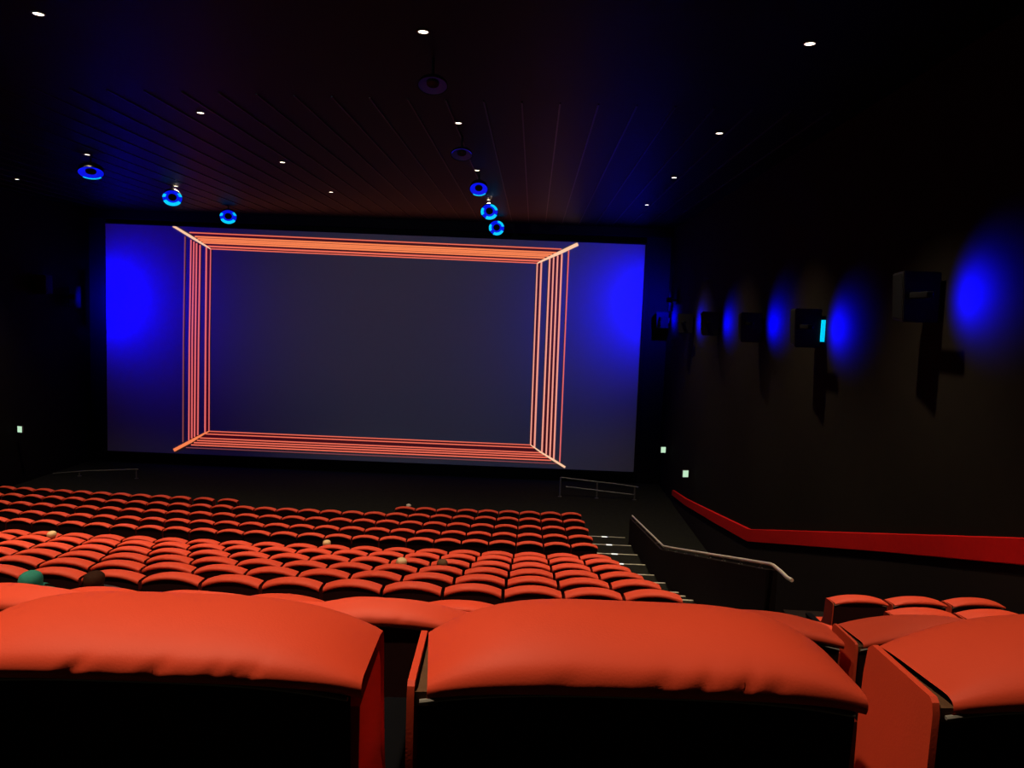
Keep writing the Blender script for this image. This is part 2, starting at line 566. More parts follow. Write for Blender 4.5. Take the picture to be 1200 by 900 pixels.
def back_cushion(nt, sub, folds=(), sag=0.0, big=False, wide=False, crown=1.0, ex=3.0):
    mp, ep = (catmull(MIDB, sub), catmull(EDGB, sub)) if big else (catmull(MIDP, sub), catmull(EDGW if wide else EDGP, sub))
    nv = len(mp)
    mb = MB()
    rows = []
    for i in range(nt + 1):
        t = -1 + 2 * i / nt
        t = math.copysign(abs(t) ** 0.85, t)
        b = bulge(t, 2.2 if wide else (ex if big else 2.3))
        r = []
        for j in range(nv):
            y = ep[j][0] + (mp[j][0] - ep[j][0]) * b
            z = ep[j][1] + (mp[j][1] - ep[j][1]) * b
            if crown != 1.0 and z > H:
                z = H + (z - H) * crown
            if wide:
                z -= 0.012 * (1 - b) * (1 if j < nv * 0.75 else 0)
            xin = HW if t > 0 else HW - 0.0095 - 0.015 * max(0.0, min(1.0, 1 - y / 0.165)) * min(1, max(0, (z - H + 0.2) / 0.1))
            if wide:
                xin = HW
            x = t * xin
            u = j / sub
            for (fx, fd, fw, fl) in folds:
                tilt = fx + 0.010 * (u - 2)
                g = math.exp(-((x - tilt) / fw) ** 2) * math.exp(-((u - 3.0) / (fl * 1.1)) ** 2) * fd * 0.55
                y += g
            if sag:
                z -= sag * math.exp(-((t - 0.2) / 0.35) ** 2) * math.exp(-((u - 5.5) / 2.0) ** 2)
            r.append((x, y, z))
        rows.append(r)
    mb.grid(rows)
    return mb


def rear_panel(nt, hw=HW - 0.014, big=False, wide=False):
    mb = MB()
    mid0 = MIDB if big else MIDP
    edg0 = EDGW if wide else EDGP
    rows = []
    zs = [1.0, 0.96, 0.8, 0.5, 0.2, 0.0]
    for i in range(nt + 1):
        t = -1 + 2 * i / nt
        b = bulge(t, 3.0 if big else (2.2 if wide else 2.3))
        zt = edg0[0][1] + (mid0[0][1] - edg0[0][1]) * b
        zt -= 0.012 * (1 - b) if wide else 0
        yt = edg0[0][0] + (mid0[0][0] - edg0[0][0]) * b
        r = []
        for q in zs:
            z = 0.07 + (zt + 0.004 - 0.07) * q
            y = yt + (1 - q) * 0.05 - 0.010 * b * math.sin(PI * q)
            r.append((t * hw, y, z))
        rows.append(r)
    mb.grid(rows)
    return mb


def seam_piping(nt, big=False):
    mb = MB()
    mid0 = MIDB if big else MIDP
    pts = []
    for i in range(nt + 1):
        t = -1 + 2 * i / nt
        b = bulge(t, 3.0 if big else 2.3)
        pts.append((t * (HW - 0.016), EDGP[0][0] + (mid0[0][0] - EDGP[0][0]) * b - 0.004, EDGP[0][1] + (mid0[0][1] - EDGP[0][1]) * b - 0.001))
    mb.tube(pts, 0.0028, 6)
    return mb


SIDE = [(0.045, 0.05), (0.0, H - 0.14), (-0.003, H - 0.02), (0.000, H - 0.006), (0.006, H - 0.001), (0.155, H - 0.001), (0.166, H - 0.010), (0.174, H - 0.05), (0.185, H - 0.2), (0.25, 0.44), (0.31, 0.30), (0.31, 0.05)]


def side_panel(s):
    mb = MB()
    a, b = (HW - 0.014, HW) if s > 0 else (-HW, -HW + 0.009)
    mb.prism(SIDE, a, b)
    return mb


def liner():
    mb = MB()
    a = -HW + 0.008
    mb.quad((a, -0.001, H - 0.012), (a + 0.03, 0.0, H - 0.012), (a + 0.006, 0.16, H - 0.010), (a, 0.16, H - 0.010))
    mb.quad((a, -0.001, H - 0.012), (a + 0.03, 0.0, H - 0.012), (a + 0.03, 0.0, H - 0.03), (a, -0.001, H - 0.03))
    return mb


def seat_cushion():
    mb = MB()
    mb.box((-HW + 0.075, 0.37, 0.20), (HW - 0.075, 0.76, 0.315), 0.035)
    return mb


def armrest(s):
    mb = MB()
    x = s * (HW - 0.012)
    mb.box((x - 0.058 if s > 0 else x - 0.012, 0.24, 0.375), (x + 0.012 if s > 0 else x + 0.058, 0.62, 0.405), 0.010)
    mb.box((x - 0.018 if s > 0 else x - 0.008, 0.31, 0.03), (x + 0.008 if s > 0 else x + 0.018, 0.60, 0.38), 0.004)
    return mb


def base_():
    mb = MB()
    mb.box((-HW + 0.03, 0.07, 0.0), (HW - 0.03, 0.66, 0.20), 0.01)
    mb.box((-HW + 0.02, 0.05, 0.0), (HW - 0.02, 0.70, 0.03), 0.005)
    return mb


FOLD_A = [(-0.066, 0.010, 0.009, 0.8), (0.030, 0.010, 0.009, 0.9), (0.100, 0.006, 0.008, 1.0), (0.125, 0.008, 0.007, 0.9), (0.142, 0.008, 0.006, 1.1), (-0.02, 0.003, 0.02, 0.9)]
FOLD_B = [(0.012, 0.007, 0.009, 0.9), (0.062, 0.008, 0.007, 1.0), (0.112, 0.009, 0.006, 1.0), (-0.10, 0.003, 0.02, 0.8), (0.15, 0.004, 0.012, 0.9)]
FOLD_C = [(0.07, 0.008, 0.010, 0.9), (-0.12, 0.006, 0.010, 0.9), (-0.02, 0.005, 0.012, 0.9)]
cush = {
    'A': back_cushion(64, 6, FOLD_A, big=True, crown=0.82, ex=3.6).mesh('back_cushion', 'red', sharp=75),
    'B': back_cushion(64, 6, FOLD_B, 0.004, big=True, ex=3.8).mesh('back_cushion', 'red', sharp=75),
    'C': back_cushion(48, 4, FOLD_C).mesh('back_cushion', 'red', sharp=75),
    'n': back_cushion(20, 2, wide=True).mesh('back_cushion', 'red', sharp=75),
    'f': back_cushion(14, 1, wide=True).mesh('back_cushion', 'red', sharp=75)}
P_rear, P_rearw, P_rearb = rear_panel(12).mesh('rear_panel', 'rear'), rear_panel(14, HW - 0.001, wide=True).mesh('rear_panel', 'rear'), rear_panel(24, HW - 0.0135, True).mesh('rear_panel', 'rear')
P_pipe, P_pipeb = seam_piping(24).mesh('piping', 'piping'), seam_piping(32, True).mesh('piping', 'piping')
P_sl, P_sr = side_panel(-1).mesh('side_panel', 'red'), side_panel(1).mesh('side_panel', 'red')
P_liner = liner().mesh('liner', 'liner')
P_seat = seat_cushion().mesh('seat_cushion', 'red')
P_al, P_ar = armrest(-1).mesh('armrest', 'panel'), armrest(1).mesh('armrest', 'panel')
P_base = base_().mesh('base', 'black')
SIDE_IN = [(0.05, 0.05), (0.012, H - 0.14), (0.012, H - 0.04), (0.15, H - 0.03), (0.17, H - 0.06), (0.185, H - 0.2), (0.25, 0.44), (0.31, 0.30), (0.31, 0.05)]


def inner_panel(s):
    mb = MB()
    a, b = (HW - 0.020, HW - 0.004) if s > 0 else (-HW + 0.004, -HW + 0.020)
    mb.prism(SIDE_IN, a, b)
    return mb


P_il, P_ir = inner_panel(-1).mesh('side_panel', 'side'), inner_panel(1).mesh('side_panel', 'side')  # darkened copies of the red side panel, so the gaps look shaded
P_ir_red = inner_panel(1).mesh('side_panel', 'red')


def proto(kind):
    t = empty('cinema_chair', (0, 0, 0))
    linked('back_cushion', cush[kind], t)
    linked('rear_panel', P_rearw if kind in 'fn' else (P_rearb if kind in 'ABD' else P_rear), t)
    linked('seat_cushion', P_seat, t)
    linked('base', P_base, t)
    if kind in 'fn':
        linked('side_panel', P_il, t); linked('side_panel', P_ir, t)
    else:
        linked('side_panel', P_sl, t); linked('side_panel', P_ir_red, t)
        if kind:
            p = linked('piping', P_pipeb if kind in 'ABD' else P_pipe, t); p['label'] = 'thin grey piping along the seam'
            l = linked('liner', P_liner, t); l['label'] = 'brown liner showing in the gap beside the cushion'
            linked('armrest', P_al, t); linked('armrest', P_ar, t)
    return t


PROTO = {}


def chair(kind, x, row, label, group, pos=None):
    y, z = (pos or ROWPOS)[row]
    if kind not in PROTO:
        o = PROTO[kind] = proto(kind)
    else:
        o = copy_tree(PROTO[kind])
    o.location = (x * S, (y + bow(x)) * S, z * S)
    o.rotation_euler = (0, 0, math.atan(2 * KC * (x - XC)))
    tag(o, label, 'chair', group)
    return o


ROWNAME = {'F1': 'row closest to the screen', 'F2': 'second row from the screen', 'F3': 'third row from the screen', 'F4': 'fourth row from the screen', 'F5': 'last row before the cross aisle',
           'N1': 'first row behind the cross aisle', 'N2': 'second row behind the cross aisle', 'N3': 'third row behind the cross aisle', 'N4': 'fourth row behind the cross aisle',
           'N5': 'fifth row behind the cross aisle', 'N6': 'sixth row behind the cross aisle', 'M5': 'seventh row behind the cross aisle', 'M4': 'eighth row behind the cross aisle',
           'M3': 'ninth row behind the cross aisle', 'M2': 'tenth row behind the cross aisle', 'M1': 'eleventh row behind the cross aisle'}
PITCH = 0.60
n_ch = 0
SHADE = {'F': 'red cinema chair', 'N': 'red cinema chair', 'M': 'big red cinema chair'}
for (rn, y, drop, sh) in ROWS:
    if rn == 'M1':
        continue
    xmin = max(-16.3, -(640) * (y + 0.3) / 900 - 0.35)
    kind = 'f' if rn[0] == 'F' else ('n' if rn[0] == 'N' else 'C')
    k = 0
    while True:
        x = 1.6 - PITCH / 2 - PITCH * k + sh
        k += 1
        if x < xmin:
            break
        n = ORD[k - 1]
        if rn == 'F1' and -8.55 < x < -3.75:
            continue
        xx = x
        if rn == 'F1' and x < -8.5:
            xx = x + {18: 0.22, 19: 0.10}.get(k, 0.0)
        lab = '%s, %s from the stepped aisle, %s' % (SHADE[rn[0]], n, ROWNAME[rn])
        chair(kind, xx, rn, lab, 'red seats in the ' + ROWNAME[rn])
        n_ch += 1
# the row right in front of the camera
c1 = chair('A', -0.475, 'M1', 'large red cinema chair with puckered headrest, cut by the edge, beside the black slot', 'red seats in the row directly below the camera')
c2 = chair('B', 0.145, 'M1', 'largest red cinema chair seen whole, between the black slot and the red-flanked chair', 'red seats in the row directly below the camera')
cush['D'] = back_cushion(64, 6, FOLD_C, big=True).mesh('back_cushion', 'red', sharp=75)
c3 = chair('D', 0.79, 'M1', 'large red cinema chair showing its red flank and a brown gap along the headrest', 'red seats in the row directly below the camera')
# short rows behind the parapet
for rn, names in (('N6', 3), ('M5', 3)):
    for k in range(names):
        lab = 'red cinema chair in the %s short row beyond the parapet, %s from the parapet' % ('lower' if rn == 'N6' else 'upper', ORD[k])
        chair('C', 3.37 + 0.60 * k, rn, lab, 'red seats in the short rows beyond the parapet', SIDEPOS)

# ------------------------------------------------------------------ parapet and handrail
rail_px = [(741, 604.5), (778, 640.5), (905, 661.5)]
RX = 3.02
rp = [at_x(px, py, RX) for px, py in rail_px]
e1, e2 = at_x(916, 670.5, RX), at_x(928, 680, RX)
mb = MB()
top = [(rp[0].y, rp[0].z - 0.07), (rp[1].y, rp[1].z - 0.07), (rp[2].y, rp[2].z - 0.07)]
mb.prism(top + [(rp[2].y, -0.1), (rp[0].y, -0.1)], XP, RX + 0.07)
par = mb.build('wall_parapet', 'wains', smooth=False)
tag(par, kind='structure')
hr = empty('handrail', (RX, rp[1].y, rp[1].z - 0.07))
tag(hr, 'pale metal handrail running down the top of the dark aisle parapet', 'handrail')
o0 = hr.location / S
pts = [rp[0] - o0]
for i in range(1, 9):
    pts.append(rp[0].lerp(rp[1], i / 8 * 0.985) - o0)
for i in range(1, 13):
    pts.append(rp[1].lerp(rp[2], 0.015 + i / 12 * 0.97) - o0)
mid = rp[2].lerp(e1, 0.35)
for p in (rp[2].lerp(e1, 0.12), mid, e1, e1.lerp(e2, 0.55) + Vector((0, 0, -0.012)), e2):
    pts.append(p - o0)
mb = MB(); mb.tube(pts, 0.022, 12); mb.build('rail', 'metal', hr, sharp=60)
for seg, cnt in ((0, 3), (1, 8)):
    for i in range(cnt):
        p = rp[seg].lerp(rp[seg + 1], (i + 0.5) / cnt)
        mb = MB()
        q = p - o0
        mb.tube([(q.x, q.y, q.z - 0.015), (q.x, q.y, q.z - 0.085)], 0.010, 8)
        mb.tube([(q.x, q.y, q.z - 0.064), (q.x, q.y, q.z - 0.072)], 0.03, 10)
        mb.build('bracket', 'dullmetal', hr, sharp=60)
# retaining wall under the short rows
mb = MB(); mb.box((RX + 0.07, 8.5, -0.1), (XR, 8.95, ROWPOS['N6'][1] + 0.12)); tag(mb.build('wall_retaining', 'wains', smooth=False), kind='structure')

# ------------------------------------------------------------------ low guard rails in front of the screen
def guard(name, label, y, rails, posts):
    g = empty(name, (at_y(*posts[0], y).x, y, 0))
    tag(g, label, 'guard rail', 'low guard rails in front of the screen')
    o = g.location / S
    for pts in rails:
        mb = MB(); mb.tube([at_y(*p, y) - o for p in pts], 0.028, 8); mb.build('rail', 'dullmetal', g, sharp=60)
    for p in posts:
        q = at_y(*p, y) - o
        mb = MB(); mb.tube([(q.x, 0, q.z), (q.x, 0, 0)], 0.028, 8); mb.tube([(q.x, 0, 0.012), (q.x, 0, 0.0)], 0.07, 12); mb.build('post', 'dullmetal', g, sharp=60)


guard('guard_rail', 'low grey metal guard rail under the screen corner beside the stepped aisle', 27.4,
      [[(657, 559.5), (690, 563.5), (720, 567), (748, 571)], [(663, 570.5), (690, 573.5), (722, 577.5), (743, 580)]], [(657, 559.5), (700, 564.7), (744, 571)])
guard('guard_rail', 'low grey metal guard rail in front of the screen below its bluest corner', 27.4,
      [[(62, 555), (100, 552), (162, 550)], [(28, 564), (60, 562.5), (93, 562), (135, 562)]], [(28, 564), (93, 553), (160, 550)])

# ------------------------------------------------------------------ wall speakers with blue lamps
WALLKIND = ['closest to the screen', 'second from the screen', 'third from the screen', 'fourth from the screen', 'fifth from the screen, beside a cyan light strip', 'highest on the wall']
boxes = []   # right edge px, top, bottom
SPK = [(786, 366, 385), (815, 368, 391), (846, 366, 394), (897, 367, 402), (968, 362.5, 408.5), (1110, 319, 379)]
GLOW = [(790, 372), (817, 377), (852, 378), (903, 378), (986, 384), (1132, 346)]
BLUE = (0.0, 0.0, 1.0)
for i, (px, py0, py1) in enumerate(SPK):
    pt, pb = at_x(px, py0, XR), at_x(px, py1, XR)
    yb = pt.y
    z0, z1 = pb.z, pt.z
    zc = (z0 + z1) / 2
    g = empty('wall_speaker', (XR, yb, zc), 0.0)
    tag(g, 'black loudspeaker on the wall over the red band, ' + ['closest to the screen', 'second from the screen', 'third from the screen', 'fourth from the screen',
                                                                     'beside a cyan light strip', 'largest and highest'][i], 'speaker', 'black box speakers on the side wall')
    hh = (z1 - z0) / 2
    dpt, dep = 0.54, 0.42
    mb = MB()
    # cabinet tapers: front baffle leans down to the seats
    x0, x1 = -dpt, -0.06
    P = [(x0 + 0.03, 0, -hh), (x1, 0, -hh), (x1, 0, hh), (x0, 0, hh)]
    Q = [(x0 + 0.09, dep, -hh * 0.9), (x1, dep, -hh * 0.9), (x1, dep, hh * 0.96), (x0 + 0.05, dep, hh * 0.96)]
    bm = bmesh.new()
    vs = [bm.verts.new(p) for p in P + Q]
    for f in ((0, 1, 2, 3), (7, 6, 5, 4), (0, 4, 5, 1), (1, 5, 6, 2), (2, 6, 7, 3), (3, 7, 4, 0)):
        bm.faces.new([vs[k] for k in f])
    bmesh.ops.bevel(bm, geom=bm.edges[:], offset=0.012, segments=2, affect='EDGES')
    mb.bm(bm)
    mb.build('cabinet', 'black', g)
    mb = MB()
    mb.quad((x0 + 0.03 - 0.006 + 0.004, 0.03, -hh * 0.88), (x0 - 0.006 + 0.004, 0.03, hh * 0.9), (x0 + 0.05 - 0.008, dep - 0.03, hh * 0.86), (x0 + 0.085 - 0.008, dep - 0.03, -hh * 0.8))
    mb.build('grille', 'panel', g, smooth=False)
    mb = MB(); mb.box((x1 - 0.01, dep * 0.3, -0.10), (-0.002, dep * 0.7, 0.10), 0.008); mb.build('wall_mount', 'dullmetal', g)
    # lamp on the near face
    gp = at_x(*GLOW[i], XR)
    gz = gp.z - zc
    gy = gp.y - yb
    mb = MB(); mb.box((-0.45, -0.44, gz * 0.7 - 0.04), (-0.36, 0.02, gz * 0.7 + 0.04), 0.012)
    mb.build('lamp_head', 'panel', g)
    lp = Vector((XR - 0.40, yb - 0.50, zc + gz * 0.7))
    l = light('blue_lamp', 'SPOT', (0, 0, 0), 0, BLUE, None, spot_size=math.radians(132), spot_blend=1.0, shadow_soft_size=0.03)
    tgt = Vector((XR, lp.y - 0.10, gp.z))
    l.location = lp * S
    aim(l, lp, tgt)
    l.data.energy = [900, 1000, 1300, 1700, 1900, 2000][i]
    if i == 4:
        a, b = at_x(966, 375, XR - 0.03), at_x(969, 401, XR - 0.03)
        mb = MB()
        mb.box((-0.075, -0.05, (b.z - zc)), (-0.005, -0.015, (a.z - zc)), 0.004)
        s_ = mb.build('light_strip', 'cyan', g)
        s_['label'] = 'glowing cyan light strip'

# the lamp on the far wall by the screen edge: a speaker box with its blue lamp
p = at_x(40, 333, XL)
g = empty('wall_speaker', (XL, p.y, p.z))
tag(g, 'black box loudspeaker on the far side wall with a dim blue glow', 'speaker', 'black box speakers on the far side wall')
mb = MB(); mb.box((0.06, -0.2, -0.33), (0.54, 0.2, 0.33), 0.02); mb.build('cabinet', 'black', g)
mb = MB(); mb.box((0.002, -0.1, -0.1), (0.07, 0.1, 0.1), 0.01); mb.build('wall_mount', 'dullmetal', g)
mb = MB(); mb.box((0.25, 0.19, -0.06), (0.40, 0.26, 0.06), 0.01); mb.build('lamp_housing', 'black', g)
sx = cs[0].x
src = Vector((XL + 0.55, YF - 1.5, at_y(140, 350, SY).z))
g2 = empty('wall_lamp', (XL, YF - 1.5, src.z))
tag(g2, 'small black wall lamp throwing blue light on the screen edge', 'lamp')
mb = MB(); mb.box((0.0, -0.03, -0.03), (0.30, 0.03, 0.03), 0.006); mb.build('arm', 'black', g2)
mb = MB(); mb.box((0.36, -0.20, -0.09), (0.56, -0.06, 0.09), 0.012); mb.build('lamp_head', 'black', g2)
mb = MB(); mb.box((0.34, -0.2, -0.4), (0.36, 0.55, 0.4)); mb.build('added_light_shield', 'panel', g2, smooth=False)  # plate added to keep the blue light off the side wall
l = light('blue_lamp', 'SPOT', src, 2200, BLUE, None, spot_size=math.radians(165), spot_blend=1.0, shadow_soft_size=0.05)
aim(l, src, at_y(150, 352, SY))
src = Vector((XL + 0.30, p.y + 0.35, p.z))
l = light('blue_lamp', 'SPOT', src, 26, BLUE, None, spot_size=math.radians(100), spot_blend=1.0, shadow_soft_size=0.03)
aim(l, src, at_x(54, 330, XL))
# lamp reaching the other screen edge
src = Vector((XR - 0.35, YF - 1.7, at_y(757, 352, SY).z))
g3 = empty('wall_lamp', (XR, YF - 1.7, src.z))
tag(g3, 'small black wall lamp on the speaker wall by the screen edge', 'lamp')
mb = MB(); mb.box((-0.22, -0.03, -0.03), (0.0, 0.03, 0.03), 0.006); mb.build('arm', 'black', g3)
mb = MB(); mb.box((-0.42, -0.20, -0.09), (-0.26, -0.06, 0.09), 0.012); mb.build('lamp_head', 'black', g3)
mb = MB(); mb.box((-0.22, -0.2, -0.4), (-0.20, 0.55, 0.4)); mb.build('added_light_shield', 'panel', g3, smooth=False)  # added plate shielding the speaker wall from this lamp
l = light('blue_lamp', 'SPOT', src, 2000, BLUE, None, spot_size=math.radians(150), spot_blend=1.0, shadow_soft_size=0.05)
aim(l, src, at_y(745, 360, SY))

# ------------------------------------------------------------------ unseen projector added at the back of the house to light the screen
pj = (-5.6, -1.7, EYE + 2.35)
g4 = empty('projector', (pj[0], pj[1] - 0.4, pj[2]))
tag(g4, 'unseen black projector added at the rear wall to light the screen', 'projector')
mb = MB(); mb.box((-0.3, -0.4, -0.2), (0.3, 0.30, 0.2), 0.03); mb.build('housing', 'black', g4)
mb = MB(); mb.tube([(0, 0.25, 0), (0, 0.37, 0)], 0.10, 20); mb.build('lens_barrel', 'dullmetal', g4, sharp=60)
mb = MB(); mb.tube([(0, -0.1, 0.15), (0, -0.1, ZC - pj[2])], 0.04, 12); mb.build('hanger', 'black', g4, sharp=60)
l = light('projector_beam', 'SPOT', pj, 3600, (0.58, 0.86, 1.0), None, spot_size=math.radians(38), spot_blend=1.0, shadow_soft_size=0.05)
aim(l, pj, at_y(520, 375, SY))

# ------------------------------------------------------------------ ceiling downlights
DL = [((949, 51), 'lamp over the speaker wall, largest of its line'), ((843, 156), 'second lamp of the line over the speaker wall'), ((790, 208), 'third lamp of the line over the speaker wall'), ((758, 240), 'smallest lamp of the line over the speaker wall'),
      ((496, 37), 'lamp leading the line of blue ring lights'), ((537, 144), 'lamp between the two dimmest blue rings'), ((559, 199.5), 'lamp just above the third blue ring'), ((573, 234), 'lamp between the third and fourth blue rings'),
      ((45, 16), 'biggest lamp, in the ceiling corner'), ((235, 132), 'lone lamp above the second blue ring of the short line'), ((331, 190), 'lone lamp between both lines of blue rings'), ((388, 225), 'lone lamp closest above the red frame'),
      ((102, 181), 'lamp just above the flattest blue ring'), ((206, 218), 'tiny lamp just above the second blue ring of the short line'), ((20, 210), 'tiny lamp nearest the far side wall')]
PSMALL = {}
ring = MB(); ring.lathe([(0.062, -0.002), (0.066, -0.010), (0.086, -0.010), (0.09, 0.0)], 24)
P_ring = ring.mesh('trim_ring', 'trimring', sharp=60)
lens = MB(); lens.lathe([(0.0, -0.006), (0.03, -0.0055), (0.062, -0.003)], 20)
P_lens = lens.mesh('lamp_lens', 'lamp', sharp=60)
WARM = (1.0, 0.80, 0.56)
ESPOT = 1150
CONE = 84


def downlight(p, label, energy=ESPOT, grp='ceiling downlights'):
    g = empty('ceiling_downlight', (p.x, p.y, ZC))
    tag(g, label, 'ceiling lamp', grp)
    linked('trim_ring', P_ring, g); linked('lamp_lens', P_lens, g)
    l = light('downlight_beam', 'SPOT', (p.x, p.y, ZC - 0.05), energy * (1.55 if p.y < 16 else 1.15), WARM, None, spot_size=math.radians(CONE), spot_blend=1.0, shadow_soft_size=0.08)
    return g


dpos = []
for (px, lab) in DL:
    p = at_z(px[0], px[1], ZC)
    dpos.append(p)
    downlight(p, 'round warm ceiling ' + lab)
# unseen lamps added to light the seats, carrying the lines on beyond the frame
for (x, y) in ((3.3, 0.85), (-1.35, 0.75), (-5.6, 0.75), (3.3, 5.0), (-1.35, 4.6), (-5.6, 4.6), (-9.7, 4.6), (-9.7, 9.2), (-9.7, 13.7), (-13.6, 13.7), (-13.6, 9.2), (-13.6, 18.4)):
    light('downlight_beam', 'SPOT', (x, y, ZC - 0.05), ESPOT * (0.95 if y < 2 else (1.55 if y < 16 else 1.15)), WARM, None, spot_size=math.radians(CONE), spot_blend=1.0, shadow_soft_size=0.08)
    g = empty('ceiling_downlight', (x, y, ZC))
    tag(g, 'unseen warm ceiling lamp added over the upper and outer rows', 'ceiling lamp', 'added ceiling downlights over the upper and outer rows')
    linked('trim_ring', P_ring, g); linked('lamp_lens', P_lens, g)

# ------------------------------------------------------------------ blue ring lights hung under the ceiling
RINGS = [((106.5, 202.3), 28, 14, 1, 'widest and flattest, first of the short line over the screen corner'), ((202, 232), 22, 18, 2, 'with a bright cyan rim, middle of the short line'),
         ((267.5, 254), 19, 16, 2, 'last of the short line, just above the red frame corner'), ((507, 100), 34, 20, 0, 'almost dark, first of the long line'), ((541, 181), 25, 14, 3, 'dim blue arc, second of the long line'),
         ((561, 221.5), 21, 15, 1, 'plain blue, third of the long line'), ((573.5, 248), 20, 18, 2, 'with cyan segments, fourth of the long line'), ((582, 267), 18, 17, 2, 'with cyan segments, last of the long line and lowest')]
ZR = ZC - 0.36
for (px, wpx, hpx, style, lab) in RINGS:
    p = at_z(px[0], px[1], ZR)
    R = wpx / 2 * p.y / F
    g = empty('ring_light', p)
    tag(g, 'blue ring light, ' + lab, 'ring light', 'blue ring lights under the ceiling')
    # tilt so that the disc looks wpx x hpx to the seats
    view = (Vector((0, 0, EYE)) - p).normalized()
    elev = math.asin(-view.z)
    t = math.asin(min(0.97, hpx / wpx)) - elev
    tilt = max(0.0, t)
    az = math.atan2(view.y, view.x) - PI / 2
    # the disc faces down (-z); lean it towards the seats by tilt
    rot = Matrix.Rotation(math.atan2(-view.x, view.y), 4, 'Z') @ Matrix.Rotation(tilt, 4, 'X')
    # local frame: +y horizontal towards seats after the z turn
    g.rotation_euler = rot.to_euler()
    bluem = {0: 'bluedim', 1: 'blue', 2: 'blue', 3: 'bluedim'}[style]
    hd = 0.4 if style in (0, 3) else 1.0
    mb = MB(); mb.lathe([(0.0, 0.20 * hd), (0.55 * R, 0.20 * hd), (0.9 * R, 0.12 * hd), (1.0 * R, 0.02), (1.02 * R, -0.01), (0.97 * R, -0.012), (0.96 * R, 0.0)], 32)
    mb.build('housing', 'black', g, sharp=50)
    mb = MB(); mb.lathe([(0.96 * R, -0.002), (0.70 * R, 0.03), (0.42 * R, 0.05)], 32)
    mb.build('lit_ring', bluem, g, sharp=60)
    mb = MB(); mb.lathe([(0.42 * R, 0.05), (0.40 * R, 0.015), (0.25 * R, 0.005), (0.0, 0.0)], 24)
    mb.build('centre_cap', 'black', g, sharp=60)
    if style == 2:
        for a0, a1 in ((-2.6, -0.45), (0.05, 0.55), (2.3, 2.9)) if px[0] < 400 else ((-2.7, -1.1), (-0.5, 0.5), (1.7, 2.9)):
            mb = MB(); mb.lathe([(0.99 * R, -0.014), (0.66 * R, 0.022)], 14, -a0 if False else a0, a1)
            mb.build('led_segment', 'cyan', g, smooth=False)
    elif style == 1:
        mb = MB(); mb.lathe([(1.0 * R, -0.015), (0.90 * R, -0.004)], 14, -2.5, -0.9)
        mb.build('led_segment', 'cyan', g, smooth=False)
    elif style == 3:
        mb = MB(); mb.lathe([(0.97 * R, -0.014), (0.86 * R, -0.002)], 20, 0.2, 2.9)
        mb.build('led_segment', 'bluemid', g, smooth=False)
    # hanger stays upright: built in the tilted frame towards the ceiling
    inv = rot.to_3x3().inverted()
    top_ = inv @ Vector((0, 0, ZC - p.z))
    mb = MB(); mb.tube([(0, 0, 0.18 * hd), tuple(top_)], 0.02, 8); mb.build('hanger', 'black', g, sharp=60)

# ------------------------------------------------------------------ exit signs
def exit_sign(pc, facing, label, x):
    p = at_x(pc[0], pc[1], x)
    g = empty('exit_sign', p, facing)
    tag(g, label, 'exit sign', 'lit exit signs')
    mb = MB(); mb.box((-0.10, -0.03, -0.115), (0.10, 0.03, 0.115), 0.008); mb.build('sign_box', 'dullmetal', g)
    mb = MB(); mb.box((-0.09, -0.036, -0.105), (0.09, -0.026, 0.105), 0.004); mb.build('lit_face', 'exit', g)
    return g


exit_sign((777, 527), math.radians(12), 'small pale green exit sign in the corner beside the screen', XR - 0.25)
exit_sign((803, 555), math.radians(12), 'small pale green exit sign just above the end of the red band', XR - 0.25)
exit_sign((24, 503), math.radians(-12), 'small pale green exit sign on the far side wall', XL + 0.25)

